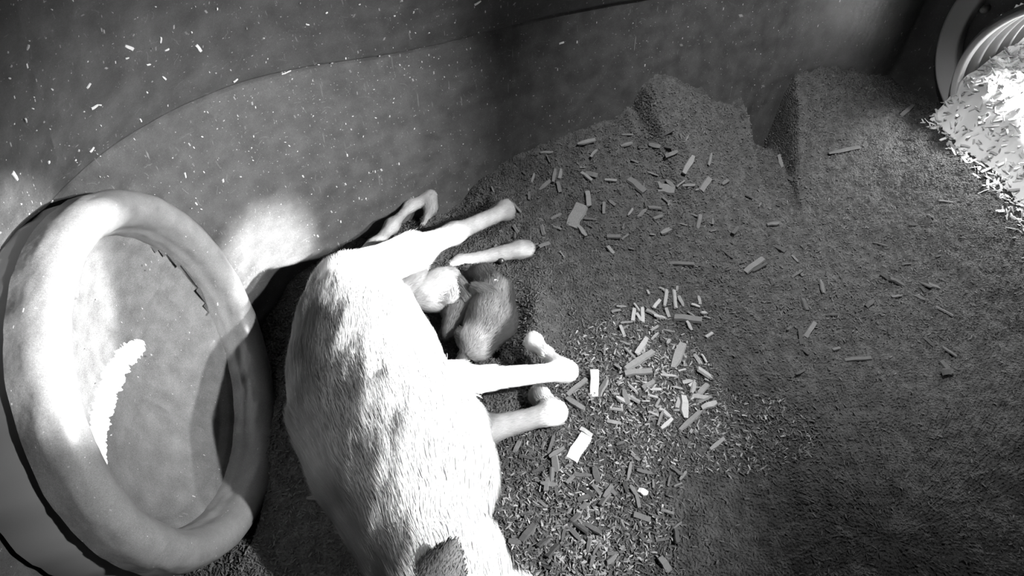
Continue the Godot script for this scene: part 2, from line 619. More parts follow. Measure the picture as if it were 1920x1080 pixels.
func build_port() -> void:
	var al := -0.174
	var be := 0.175
	var nrm := port_dir(al, be)
	var c := port_at
	var fr := facing(Vector3.ZERO, nrm)
	var o := thing("round_port", c)
	tag(o, "large round plastic porthole cover with a thick rounded rim, on the left wall", "hatch")
	# thick rounded rim
	var prof := []
	prof.append(Vector2(0.325, -0.03))
	for i in 19:
		var t := PI * i / 18.0
		prof.append(Vector2(0.293 + 0.032 * cos(t), -0.008 + 0.036 * sin(t)))
	prof.append_array([Vector2(0.2600, -0.016), Vector2(0.2565, -0.020)])
	for k in range(1, 8): prof.append(Vector2(0.2565 - 0.002 * sin(k * PI / 16.0), -0.020 - 0.045 * k / 7.0))
	obj("rim", lathe(prof, fr, 160, false, 0.003), M.ring, o)
	# collar back to the wall
	obj("collar", lathe([Vector2(0.31, -0.12), Vector2(0.319, -0.12), Vector2(0.32, -0.028), Vector2(0.31, -0.02)], fr, 128, true, 0.006), M.collar, o)
	# dished cover plate
	var pp := []
	for i in 40:
		var r := 0.001 + 0.2545 * i / 39.0
		var y := -0.050 - 0.065 * (1.0 - pow(r / 0.252, 2.0))
		if r > 0.235: y += 0.006 * smoothstep(0.235, 0.241, r)
		pp.append(Vector2(r, y))
	obj("cover_plate", lathe(pp, fr, 128, true, 0.001), M.plate, o)
	# a bright reflection on the plate, put in as a pale raised streak
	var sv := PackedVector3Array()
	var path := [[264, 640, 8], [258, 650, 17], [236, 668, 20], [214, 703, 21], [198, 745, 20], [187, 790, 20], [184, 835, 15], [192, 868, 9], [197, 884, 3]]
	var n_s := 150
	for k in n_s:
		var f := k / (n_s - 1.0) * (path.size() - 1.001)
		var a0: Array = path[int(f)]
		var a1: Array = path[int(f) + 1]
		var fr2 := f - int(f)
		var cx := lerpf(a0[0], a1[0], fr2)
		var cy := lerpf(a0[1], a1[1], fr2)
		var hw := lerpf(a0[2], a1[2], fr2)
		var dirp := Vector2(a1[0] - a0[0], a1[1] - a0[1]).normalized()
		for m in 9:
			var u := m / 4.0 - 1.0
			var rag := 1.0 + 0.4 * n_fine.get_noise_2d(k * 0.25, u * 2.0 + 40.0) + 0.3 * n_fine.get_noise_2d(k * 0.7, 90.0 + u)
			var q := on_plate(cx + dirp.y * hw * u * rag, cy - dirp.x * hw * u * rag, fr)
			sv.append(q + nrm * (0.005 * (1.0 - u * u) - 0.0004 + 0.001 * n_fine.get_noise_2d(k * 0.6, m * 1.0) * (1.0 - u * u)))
	tag(obj("reflection_streak", grid_mesh(n_s, 9, sv, false, true), mat(0.75, 0.9, 0.1), o), "bright white curved reflection on the cover plate, painted as a raised streak")
	# small moulded tab on the rim
	var tb := lathe([Vector2(0.001, 0.012), Vector2(0.006, 0.0115), Vector2(0.009, 0.008), Vector2(0.010, 0.0)], fr * facing(Vector3(-0.02, 0.256, -0.006), Vector3(0, -0.6, 1)), 20, true)
	obj("tab", tb, M.ring, o)

# ---------------------------------------------------------------- the ribbed pipe at the right
func build_pipe() -> void:
	var fo := thing("flange_ring", flange_frame.origin)
	tag(fo, "grey curved flange ring on the wall around the ribbed pipe's mouth", "flange")
	var b := Transform3D(flange_frame.basis, Vector3.ZERO)
	obj("ring", lathe([Vector2(0.25, -0.09), Vector2(0.252, 0.0), Vector2(0.258, 0.012), Vector2(0.305, 0.012), Vector2(0.313, 0.006), Vector2(0.315, -0.002), Vector2(0.315, -0.09)], b, 128, true), M.flange, fo)
	var bolt := lathe([Vector2(0.001, 0.012), Vector2(0.009, 0.011), Vector2(0.011, 0.0), Vector2(0.011, -0.03)], b * Transform3D(Basis(), Vector3(-0.235, 0.02, -0.02)), 14)
	obj("bolt", bolt, M.bolt, fo)
	var po := thing("ribbed_pipe", pipe_frame.origin)
	tag(po, "bright corrugated pipe opening into the den at the upper right, half filled with bedding", "pipe")
	var pb := Transform3D(pipe_frame.basis, Vector3.ZERO)
	obj("mouth_rim", lathe([Vector2(0.206, -0.012), Vector2(0.206, 0.018), Vector2(0.21, 0.022), Vector2(0.222, 0.022), Vector2(0.226, 0.016), Vector2(0.226, -0.05)], pb, 128, true), M.bolt, po)
	var prof := []
	for i in 120:
		var z := -0.01 - 0.9 * i / 119.0
		var ph := fmod(-z, 0.11) / 0.11
		var w := smoothstep(0.0, 0.16, ph) - smoothstep(0.62, 0.78, ph)
		prof.append(Vector2(0.206 + 0.03 * w, z))
	obj("ribbed_wall", lathe(prof, pb, 96, false), M.pipe, po)
	obj("end_cap", lathe([Vector2(0.001, -0.92), Vector2(0.215, -0.92), Vector2(0.225, -0.9)], pb, 64, false), M.pipe, po)
	# daylight coming down the pipe
	var s := SpotLight3D.new()
	s.name = "pipe_light"
	s.light_energy = 2.5
	s.spot_angle = 52.0
	s.spot_angle_attenuation = 0.5
	s.light_size = 0.05
	s.spot_range = 6.0
	s.spot_attenuation = 2.0
	s.shadow_enabled = true
	add_child(s, true)
	var at := pipe_frame * Vector3(0.06, 0.17, -0.10)
	s.look_at_from_position(at, pipe_frame * Vector3(0.13, -0.15, 0.10), Vector3.UP)
	var deep := OmniLight3D.new()
	deep.name = "pipe_depth_light"
	deep.light_energy = 0.5
	deep.light_size = 0.06
	deep.omni_range = 6.0
	deep.omni_attenuation = 2.0
	deep.shadow_enabled = true
	add_child(deep, true)
	deep.position = pipe_frame * Vector3(0.02, 0.1, -0.62)
	# bedding heap
	var rows := 60
	var cols := 70
	var v := PackedVector3Array()
	for i in rows:
		for j in cols:
			var w := lerpf(-0.7, 0.5, i / (rows - 1.0))
			var u := lerpf(-0.19, lerpf(0.19, 0.52, smoothstep(0.0, 0.12, w)), j / (cols - 1.0))
			var p := pipe_frame * Vector3(u, 0, w)
			v.append(Vector3(p.x, heap(u, w, p), p.z))
	var ho := thing("bedding_heap", pipe_frame * Vector3(0, -0.2, 0.1))
	tag(ho, "overexposed heap of pale shredded bedding spilling from the ribbed pipe's mouth", "bedding", "", "stuff")
	for i in v.size(): v[i] -= ho.position
	obj("heap", grid_mesh(rows, cols, v, false, false), mat(0.75, 0.9, 0.1), ho)
	var cv := []
	var cc := []
	for i in 4200:
		var u := rng.randf_range(-0.22, 0.5)
		var w := rng.randf_range(-0.5, 0.48)
		var p := pipe_frame * Vector3(u, 0, w)
		if w < 0.0 and absf(u) > 0.18: continue
		if w > (0.20 + 0.62 * clampf(u, -0.15, 0.5)) * (1.0 + 0.22 * rng.randf()) + 0.02 or u < -0.2: continue
		p.y = maxf(heap(u, w, p), ground(p.x, p.z)) + 0.002
		var sc := rng.randf_range(0.012, 0.035)
		var bs := Basis.from_euler(Vector3(rng.randfn() * 0.5, rng.randf() * TAU, rng.randfn() * 0.5))
		cv.append(Transform3D(bs.scaled_local(Vector3(sc * 0.3, 0.0015, sc)), p - ho.position))
		var g := rng.randf_range(0.3, 0.75)
		cc.append(Color(g, g, g))
	scatter("shavings", flake_mesh(2), cv, cc, ho)

func heap(u: float, w: float, p: Vector3) -> float:
	var inside := 0.155 + 0.02 * n_mid.get_noise_2d(u * 100.0, w * 100.0) - 0.6 * u * u
	if w < 0.0: return inside
	var edge := 0.20 + 0.62 * clampf(u, -0.15, 0.5) + 0.03 * n_mid.get_noise_2d(u * 60.0, 7.0)
	var t := clampf(w / edge, 0.0, 1.3)
	var side := smoothstep(-0.25, -0.10, u) * smoothstep(0.52, 0.40, u)
	var spill := ground(p.x, p.z) - 0.02 + (0.185 * (1.0 - t * t) * side if t < 1.0 else -0.01) + 0.01 * n_mid.get_noise_2d(u * 140.0, w * 140.0)
	return lerpf(inside, spill, smoothstep(0.0, 0.05, w)) if absf(u) < 0.2 else spill

func scatter(called: String, mesh: Mesh, where: Array, cols: Array, parent: Node = self) -> MultiMeshInstance3D:
	var mm := MultiMesh.new()
	mm.transform_format = MultiMesh.TRANSFORM_3D
	mm.use_colors = true
	mm.mesh = mesh
	mm.instance_count = where.size()
	for i in where.size():
		mm.set_instance_transform(i, where[i])
		mm.set_instance_color(i, cols[i])
	var o := MultiMeshInstance3D.new()
	o.name = called
	o.multimesh = mm
	o.material_override = M.vc
	tag(o, "", "", "", "stuff")
	parent.add_child(o, true)
	return o

# a little unit slab, 1 long in z, 1 wide in x, 1 thick in y, with jittered corners and a bend
func flake_mesh(sd: int) -> ArrayMesh:
	var r := RandomNumberGenerator.new()
	r.seed = sd
	var v := PackedVector3Array()
	var sections := 4
	for s in sections:
		var t := s / (sections - 1.0)
		var w := 0.5 * (1.0 - 1.1 * absf(t - 0.5) * r.randf())
		var bend := r.randf_range(0.0, 0.6) * sin(t * PI)
		var j := r.randf_range(-0.1, 0.1)
		var z := t - 0.5
		v.append_array([Vector3(-w + j, -0.5 + bend, z + r.randf_range(-0.05, 0.05)), Vector3(-w * 0.8 + j, 0.5 + bend, z), Vector3(w * 0.8 + j, 0.5 + bend, z), Vector3(w + j, -0.5 + bend, z + r.randf_range(-0.05, 0.05))])
	var st := SurfaceTool.new()
	st.begin(Mesh.PRIMITIVE_TRIANGLES)
	st.set_smooth_group(-1)
	var q := func(a, b, c, d):
		for k in [a, b, c, a, c, d]: st.add_vertex(v[k])
	for s in sections - 1:
		var o := s * 4
		for k in 4: q.call(o + k, o + (k + 1) % 4, o + 4 + (k + 1) % 4, o + 4 + k)
	q.call(0, 3, 2, 1)
	var e := (sections - 1) * 4
	q.call(e, e + 1, e + 2, e + 3)
	st.generate_normals()
	return st.commit()

# ---------------------------------------------------------------- the animal
func grey(v: float) -> Color:
	return Color(v, v, v)

func wolf_coat(p: Vector3, nrm: Vector3, k: float) -> Color:
	# dark saddle along the spine, pale flank, belly and legs
	var spine := spine_x(p.z)
	var t := (p.x - spine) / 0.155
	var edge := lerpf(0.26, -0.22, smoothstep(-0.55, -0.86, p.z)) - 0.3 * smoothstep(-0.5, -0.35, p.z) - 0.5 * smoothstep(-0.86, -0.95, p.z)
	var wave := 0.14 * n_mid.get_noise_2d(p.z * 60.0, p.x * 25.0) + 0.38 * n_mid.get_noise_2d(p.z * 35.0, p.x * 190.0)
	var dark := 1.0 - smoothstep(edge - 0.45, edge + 0.1, t + 0.2 * k + wave)
	if p.x > -0.07: dark *= smoothstep(-0.03, -0.07, p.x)
	if p.z < -0.98: dark *= 0.1
	var bands := 0.5 + 0.5 * n_mid.get_noise_2d(p.z * 110.0, p.x * 60.0 + 30.0)
	var pale := 0.68
	pale = lerpf(pale, 0.2, smoothstep(-1.03, -1.12, p.z))                              # hind feet and tail painted greyer for the beam's falloff
	if p.y < 0.10 and p.z > -0.69 and p.x > -0.10: pale = lerpf(0.2, pale, smoothstep(0.05, 0.085, p.x + 0.01 * k))          # lower foreleg painted grey for the upper leg's shadow
	var g := lerpf(pale, lerpf(0.04, 0.11, bands) * (1.0 + 1.2 * smoothstep(-0.45, -0.95, t)), dark)  # spine edge lightened in the coat to make up for shade there
	return grey(clampf(g * (1.0 + 0.22 * k), 0.03, 0.8))

var spine_pts := []
func spine_x(z: float) -> float:
	for i in spine_pts.size() - 1:
		if z >= spine_pts[i + 1].z:
			var a: Vector3 = spine_pts[i]
			var b: Vector3 = spine_pts[i + 1]
			return lerpf(a.x, b.x, clampf((z - a.z) / (b.z - a.z), 0, 1))
	return spine_pts[-1].x

func toes(bones: Array, at: Vector3, dir: Vector3, side: Vector3, r: float, claws: Array) -> void:
	for k in 4:
		var s := (k - 1.5) / 1.5
		var base := at + side * s * r * 0.7
		var out := (dir + side * s * 0.28).normalized()
		var len := r * (1.15 if absf(s) < 0.5 else 0.85)
		bones.append(Bone.new(base, base + out * len, r * 0.42, r * 0.36))
		claws.append([base + out * (len + r * 0.25), out, r * 0.42])

func build_wolf() -> void:
	var torso := []
	for q in [[838, 1085, 0.084], [800, 1020, 0.090], [782, 960, 0.102], [771, 900, 0.130], [742, 840, 0.142], [702, 760, 0.144], [684, 680, 0.138], [670, 605, 0.118], [655, 555, 0.085]]:
		var c := P(q[0], q[1], 0.13)
		torso.append([c, q[2]])
		spine_pts.append(c)
	var body := []
	var flat := Vector3(1, 1.18, 1)
	for i in torso.size() - 1:
		body.append(Bone.new(torso[i][0], torso[i + 1][0], torso[i][1], torso[i + 1][1], flat))
	# belly and breast, towards the legs
	body.append(Bone.new(P(752, 640, 0.10), P(772, 695, 0.10), 0.045, 0.055))
	body.append(Bone.new(P(845, 800, 0.13), P(852, 895, 0.12), 0.064, 0.068))
	# neck into the head, beyond the lower edge of the view
	var nk: Vector3 = torso[0][0]
	var sk := Vector3(-0.045, 0.125, -0.19)
	body.append(Bone.new(sk, nk, 0.07, 0.092))
	# near hind leg
	var hip := P(655, 530, 0.15)
	var knee := P(770, 473, 0.15)
	var hock := P(850, 438, 0.10)
	var pawb := P(945, 396, 0.05)
	body.append(Bone.new(hip, knee, 0.057, 0.034))
	body.append(Bone.new(knee, hock, 0.035, 0.021))
	body.append(Bone.new(hock, pawb, 0.021, 0.020))
	# far hind leg, its foot out from under the pups
	var kn2 := P(790, 525, -0.01)
	var hk2 := P(862, 491, -0.004)
	var pw2 := P(975, 468, 0.026)
	body.append(Bone.new(P(680, 560, 0.05), kn2, 0.04, 0.010))
	body.append(Bone.new(kn2, hk2, 0.010, 0.010))
	body.append(Bone.new(hk2, pw2, 0.014, 0.021))
	# tail: thin, lifted against the wall, tip bent over
	var tl := []
	for q in [[668, 490, 0.09, 0.020], [702, 462, 0.075, 0.013], [735, 423, 0.06, 0.012], [768, 386, 0.05, 0.009], [806, 369, 0.05, 0.012], [810, 390, 0.045, 0.009], [793, 421, 0.03, 0.006]]:
		tl.append([P(q[0], q[1], q[2]), q[3]])
	for i in tl.size() - 1:
		body.append(Bone.new(tl[i][0], tl[i + 1][0], tl[i][1], tl[i + 1][1]))
	# forelegs, both bent back at the wrist
	var el1 := P(850, 716, 0.14)
	var wr1 := P(1062, 696, 0.10)
	body.append(Bone.new(P(800, 765, 0.14), el1, 0.068, 0.027))
	body.append(Bone.new(el1, wr1, 0.026, 0.015))
	var pf1 := P(1003, 643, 0.075)
	body.append(Bone.new(wr1, pf1, 0.014, 0.011))
	var el2 := P(890, 812, 0.06)
	var wr2 := P(1040, 774, 0.045)
	body.append(Bone.new(P(840, 830, 0.09), el2, 0.055, 0.027))
	body.append(Bone.new(el2, wr2, 0.027, 0.018))
	var pf2 := P(1014, 745, 0.035)
	body.append(Bone.new(wr2, pf2, 0.016, 0.014))
	var shape := blob(body, 0.0075, 85.0)
	# paws on finer grids
	var claws := []
	var pb := [Bone.new(hock.lerp(pawb, 0.75), pawb, 0.019, 0.020)]
	toes(pb, pawb, (pawb - hock).normalized(), Vector3(0.35, -0.75, 0.55).normalized(), 0.020, claws)
	join(shape, blob(pb, 0.0035, 160.0))
	pb = [Bone.new(hk2.lerp(pw2, 0.7), pw2, 0.018, 0.021)]
	toes(pb, pw2, (pw2 - hk2).normalized(), Vector3(0.2, 0.2, 0.95).normalized(), 0.021, claws)
	join(shape, blob(pb, 0.0035, 160.0))
	pb = [Bone.new(wr1.lerp(pf1, 0.6), pf1, 0.014, 0.0125)]
	toes(pb, pf1, (pf1 - wr1).normalized(), Vector3(0.6, 0.55, -0.55).normalized(), 0.0125, claws)
	join(shape, blob(pb, 0.0035, 160.0))
	pb = [Bone.new(wr2.lerp(pf2, 0.6), pf2, 0.017, 0.016)]
	toes(pb, pf2, (pf2 - wr2).normalized(), Vector3(0.6, 0.5, -0.6).normalized(), 0.015, claws)
	join(shape, blob(pb, 0.0035, 160.0))
	# head: brow, muzzle, jaw, and ears (only the ear and cheek reach into view)
	var snout := Vector3(0.055, 0.095, -0.03)
	var hb := [Bone.new(sk + Vector3(-0.01, 0.01, 0.0), sk + Vector3(0.02, 0.0, 0.03), 0.078, 0.07), Bone.new(sk + Vector3(0.02, 0, 0.03), snout, 0.058, 0.030), Bone.new(sk + Vector3(0.05, -0.015, 0.03), snout + Vector3(0.012, -0.02, -0.005), 0.04, 0.02), Bone.new(snout, snout + Vector3(0.03, -0.008, 0.045), 0.030, 0.024),
		Bone.new(sk + Vector3(0.055, -0.02, -0.05), sk + Vector3(0.05, -0.02, 0.0), 0.05, 0.05)]
	join(shape, blob(hb, 0.005, 80.0))
	var v: PackedVector3Array = shape.v
	var nn := smooth_normals(v, shape.i)
	var cc := PackedColorArray()
	for i in v.size(): cc.append(wolf_coat(v[i], nn[i], 0.0))
	var o := thing("wolf", Vector3.ZERO)
	tag(o, "pale adult wolf with a grey back lying on its side, nursing the pups", "animal")
	obj("body", build_mesh(v, nn, shape.i, cc), M.vc, o)
	# ears: thin cupped shells
	for s in 2:
		var tip := P(852, 1012, 0.28) if s == 0 else Vector3(-0.07, 0.07, -0.30)
		var b0 := P(752, 1078, 0.2) if s == 0 else Vector3(-0.10, 0.08, -0.23)
		var b1 := P(872, 1112, 0.21) if s == 0 else Vector3(-0.03, 0.06, -0.22)
		var ev := PackedVector3Array()
		var out := (b1 - b0).cross(tip - b0).normalized()
		for layer in 2:
			for i in 9:
				var t := i / 8.0
				for j in 9:
					var u := j / 8.0
					var w := pow(1.0 - t, 0.75)
					var mid := (b0 + b1) * 0.5
					var p := mid.lerp(tip, t) + (b1 - b0) * (u - 0.5) * w
					p += out * (0.022 * (1.0 - pow(2.0 * u - 1.0, 2.0)) * w) * (1.0 if s == 0 else -1.0)
					ev.append(p - out * 0.004 * layer)
		var ix := PackedInt32Array()
		for layer in 2:
			for i in 8:
				for j in 8:
					var a := layer * 81 + i * 9 + j
					if layer == 0: ix.append_array([a, a + 9, a + 1, a + 1, a + 9, a + 10])
					else: ix.append_array([a, a + 1, a + 9, a + 1, a + 10, a + 9])
		for i in 8:
			for e in [[i * 9, i * 9 + 9], [i * 9 + 17, i * 9 + 8]]:
				ix.append_array([e[0], e[1] + 81, e[1], e[0], e[0] + 81, e[1] + 81])
		var en := smooth_normals(ev, ix)
		var ec := PackedColorArray()
		for p in ev: ec.append(grey(0.16))
		obj("ear", build_mesh(ev, en, ix, ec), M.vc, o)
		var es := {"v": ev, "i": ix}
		var eb := [Bone.new((b0 + b1) * 0.5, tip, 0.01, 0.01)]
		tag(obj("ear_fur", fur(es, en, eb, 180000.0, func(_p): return 0.009, 0.0012, func(_p, _n, k): return grey(clampf(0.17 * (1.0 + 0.3 * k), 0.05, 0.8))), M.vc, o), "", "", "", "stuff")
	for cl in claws:
		var f := facing(cl[0], cl[1])
		obj("claw", lathe([Vector2(cl[2] * 0.45, -cl[2] * 0.8), Vector2(cl[2] * 0.36, 0.0), Vector2(cl[2] * 0.05, cl[2] * 1.1)], f, 8), M.claw, o)
	for q in [[P(962, 404, 0.03), 0.010], [P(946, 407, 0.028), 0.007], [P(940, 489, 0.012), 0.009]]:
		obj("toe_pad", lathe([Vector2(0.001, -q[1]), Vector2(q[1] * 0.8, -q[1] * 0.6), Vector2(q[1], 0), Vector2(q[1] * 0.8, q[1] * 0.6), Vector2(0.001, q[1])], Transform3D(Basis(), q[0]), 14), M.nose, o)
	var nf := facing(snout + Vector3(0.045, -0.006, 0.072), Vector3(0.5, 0, 0.85))
	obj("nose", lathe([Vector2(0.015, -0.015), Vector2(0.017, -0.004), Vector2(0.012, 0.006), Vector2(0.001, 0.009)], nf, 20), M.nose, o)
	var ef := facing(sk + Vector3(0.055, 0.052, 0.045), Vector3(0.5, 0.8, 0.2))
	obj("eye", lathe([Vector2(0.011, -0.006), Vector2(0.009, 0.002), Vector2(0.005, 0.006), Vector2(0.001, 0.007)], ef, 20), M.nose, o)
	var len := func(p: Vector3) -> float:
		if p.x > -0.05 and p.z < -0.56: return 0.010
		if p.z < -1.0: return 0.007
		if p.z > -0.55: return 0.036
		return 0.026
	tag(obj("fur", fur(shape, nn, body, 300000.0, len, 0.0011, wolf_coat, Vector3(0.15, 0, 0), 0.2, -0.7), M.vc, o), "", "", "", "stuff")

# ---------------------------------------------------------------- pups
func pup(label: String, at: Vector3, bones: Array, tone: Callable, ears: Array, group := "pups at the belly") -> void:
	var sh := blob(bones, 0.004, 110.0)
	var v: PackedVector3Array = sh.v
	var nn := smooth_normals(v, sh.i)
	var cc := PackedColorArray()
	for i in v.size(): cc.append(tone.call(v[i], nn[i], 0.0))
	var o := thing("wolf_pup", at)
	tag(o, label, "pup", group)
	for i in v.size(): v[i] -= at
	obj("body", build_mesh(v, nn, sh.i, cc), M.vc, o)
	var t2 := func(p, n, k): return tone.call(p + at, n, k)
	var b2 := []
	for b: Bone in bones: b2.append(Bone.new(b.a - at, b.b - at, b.ra, b.rb))
	tag(obj("fur", fur({"v": v, "i": sh.i}, nn, b2, 420000.0, func(_p): return 0.013, 0.0010, t2, Vector3.ZERO, 0.42, -0.8), M.vc, o), "", "", "", "stuff")
	for e in ears:
		var f := facing(e[0] - at, e[1])
		var r: float = e[2]
		var em := lathe([Vector2(r * 0.9, -r * 0.3), Vector2(r, r * 0.1), Vector2(r * 0.6, r * 0.9), Vector2(0.0005, r * 1.3)], f.scaled_local(Vector3(1, 0.4, 1)), 14)
		obj("ear", em, tone_mat(0.28), o)

func tone_mat(g: float) -> Material:
	return mat(g, 0.8, 0.2)

func flat_tone(g: float, spread := 0.3) -> Callable:
	return func(p: Vector3, _n, k):
		return grey(clampf(g * (1.0 + spread * k + 0.25 * n_mid.get_noise_3d(p.x * 200.0, p.y * 200.0, p.z * 200.0)), 0.03, 0.8))

func build_pups() -> void:
	# tucked under the thigh
	pup("small grey pup tucked highest against the belly, under the adult's thigh", P(775, 530, 0.03), [
		Bone.new(P(752, 543, 0.075), P(776, 526, 0.08), 0.022, 0.025), Bone.new(P(776, 526, 0.08), P(792, 513, 0.075), 0.022, 0.015), Bone.new(P(770, 548, 0.06), P(788, 548, 0.045), 0.012, 0.009), Bone.new(P(768, 530, 0.06), P(772, 532, 0.03), 0.024, 0.02)], flat_tone(0.17), [[P(797, 504, 0.092), Vector3(0.2, 0.8, -0.5), 0.010]])
	# bright round back
	pup("palest pup, brightly lit round rump, pressed to the belly beside the grey pups", P(815, 548, 0.02), [
		Bone.new(P(800, 548, 0.055), P(826, 536, 0.06), 0.034, 0.034), Bone.new(P(826, 536, 0.06), P(842, 520, 0.05), 0.03, 0.02), Bone.new(P(846, 556, 0.055), P(842, 530, 0.055), 0.020, 0.018), Bone.new(P(815, 560, 0.045), P(836, 572, 0.03), 0.022, 0.012), Bone.new(P(800, 548, 0.05), P(770, 560, 0.045), 0.03, 0.024)], flat_tone(0.27, 0.3), [])
	# between them, its pale foreleg raised
	pup("thin dark-faced pup squeezed between the palest pup and the biggest pup", P(865, 570, 0.01), [
		Bone.new(P(862, 590, 0.03), P(876, 572, 0.035), 0.024, 0.022), Bone.new(P(876, 572, 0.035), P(884, 556, 0.035), 0.018, 0.011), Bone.new(P(884, 560, 0.06), P(862, 535, 0.065), 0.011, 0.008), Bone.new(P(862, 535, 0.065), P(856, 516, 0.06), 0.008, 0.006), Bone.new(P(852, 588, 0.025), P(845, 560, 0.025), 0.022, 0.018), Bone.new(P(850, 600, 0.02), P(842, 620, 0.02), 0.018, 0.015)], flat_tone(0.10), [[P(884, 552, 0.05), Vector3(0.4, 0.6, -0.3), 0.007]])
	# the big one at the right
	var tone := func(p: Vector3, _n, k):
		var g := lerpf(0.05, 0.12, smoothstep(-0.975, -0.94, p.z + 0.02 * k))
		g = lerpf(g, 0.22, smoothstep(-0.85, -0.79, p.z + 0.02 * k))
		var back := lerpf(-0.075, -0.025, smoothstep(-0.79, -0.86, p.z))
		g = lerpf(g, 0.018, smoothstep(0.008, 0.022, p.x - back + 0.008 * k))     # dark along the back
		return grey(clampf(g * (1.0 + 0.3 * k + 0.3 * n_mid.get_noise_3d(p.x * 120.0, p.y * 120.0, p.z * 120.0)), 0.03, 0.8))
	pup("biggest grey pup, lying curved at the right end of the row of pups", P(915, 590, 0.0), [
		Bone.new(P(895, 640, 0.03), P(921, 600, 0.045), 0.036, 0.05), Bone.new(P(921, 600, 0.045), P(928, 555, 0.045), 0.05, 0.042), Bone.new(P(922, 555, 0.045), P(905, 524, 0.045), 0.032, 0.03), Bone.new(P(905, 526, 0.045), P(882, 524, 0.04), 0.026, 0.015), Bone.new(P(926, 556, 0.085), P(893, 541, 0.085), 0.012, 0.008), Bone.new(P(893, 640, 0.03), P(872, 630, 0.04), 0.022, 0.014), Bone.new(P(890, 650, 0.02), P(872, 665, 0.015), 0.022, 0.010)],
		tone, [[P(932, 536, 0.08), Vector3(-0.3, 0.9, -0.4), 0.014]])

# ---------------------------------------------------------------- chips and litter
var chip_meshes := []

func chip_at(called: String, p: Vector3, angle: float, l: float, w: float, g: float, label: String, category := "wood chip", group := "", tilt := 0.15) -> MeshInstance3D:
	var o := obj(called, chip_meshes[rng.randi() % chip_meshes.size()], tone_cache(g))
	var e := 0.012
	var nrm := Vector3(ground(p.x - e, p.z) - ground(p.x + e, p.z), 2.0 * e, ground(p.x, p.z - e) - ground(p.x, p.z + e)).normalized()
	var fw := Vector3(cos(angle), 0, sin(angle))
	fw = (fw - nrm * fw.dot(nrm)).normalized()
	fw = (fw + nrm * rng.randfn() * tilt * 0.4).normalized()
	var sd := (nrm + Vector3(rng.randfn(), 0, rng.randfn()) * tilt * 0.6).cross(fw).normalized()
	var th := clampf(w * 0.3, 0.0022, 0.006)
	o.transform = Transform3D(Basis(sd * w, fw.cross(sd) * th, fw * l), p + Vector3(0, 0.003 + th * 0.4, 0))
	tag(o, label, category, group)
	return o

var tones := {}
func tone_cache(g: float) -> Material:
	var k := snappedf(g, 0.03)
	if not tones.has(k):
		var m := mat(1.0, 0.85, 0.15)
		m.albedo_texture = M.grain
		m.albedo_color = grey(k / 0.7).linear_to_srgb()
		m.uv1_triplanar = true
		m.uv1_scale = Vector3(3.0, 1.0, 0.6)
		tones[k] = m
	return tones[k]

# a chip given by its two ends and width in the ground view
func chip_px(x0: float, y0: float, x1: float, y1: float, wpx: float, g: float, label: String) -> void:
	var a := on_ground(x0, y0)
	var b := on_ground(x1, y1)
	var c := on_ground((x0 + x1) * 0.5, (y0 + y1) * 0.5)
	var d := b - a
	var depth := (c - EYE).dot(Vector3(0, -sin(pitch), -cos(pitch)))
	chip_at("wood_chip", c, atan2(d.z, d.x), Vector2(d.x, d.z).length(), wpx * depth / FOCAL * 1.1, g, label, "wood chip", "", 0.05)

# where a point shows in the photograph, to word its label by
func look_at_px(p: Vector3) -> Vector2:
	var v := p - EYE
	var z := v.dot(Vector3(0, -sin(pitch), -cos(pitch)))
	return Vector2(960.0 + FOCAL * v.x / z, 540.0 - FOCAL * v.dot(Vector3(0, cos(pitch), -sin(pitch))) / z)

func name_by_landmark(list: Array, marks: Array) -> void:
	var groups := {}
	for e in list:
		var best := 1e9
		var which := 0
		for i in marks.size():
			var d: float = (e[2] as Vector2).distance_to(Vector2(marks[i][1], marks[i][2]))
			if d < best:
				best = d
				which = i
		var rel: Vector2 = e[2] - Vector2(marks[which][1], marks[which][2])
		var sector := int(round(rel.angle() / (PI / 4.0)) + 8) % 8
		var key := "%s|%d|%d" % [e[1], which, sector]
		if not groups.has(key): groups[key] = []
		groups[key].append([best, e[0], e[1], which, sector])
	var ways := ["right of", "below and right of", "below", "below and left of", "left of", "above and left of", "above", "above and right of"]
	var ranks := ["nearest", "second nearest", "third nearest", "fourth nearest", "fifth nearest", "sixth nearest", "seventh nearest", "eighth nearest", "ninth nearest", "tenth nearest"]
	for key in groups:
		var g: Array = groups[key]
		g.sort_custom(func(a, b): return a[0] < b[0])
		for i in g.size():
			var r: String = ranks[i] if i < ranks.size() else "%dth nearest" % (i + 1)
			if g.size() == 1: tag(g[i][1], "%s, only one %s %s" % [g[i][2], ways[g[i][4]], marks[g[i][3]][0]])
			else: tag(g[i][1], "%s, %s one %s %s" % [g[i][2], r, ways[g[i][4]], marks[g[i][3]][0]])

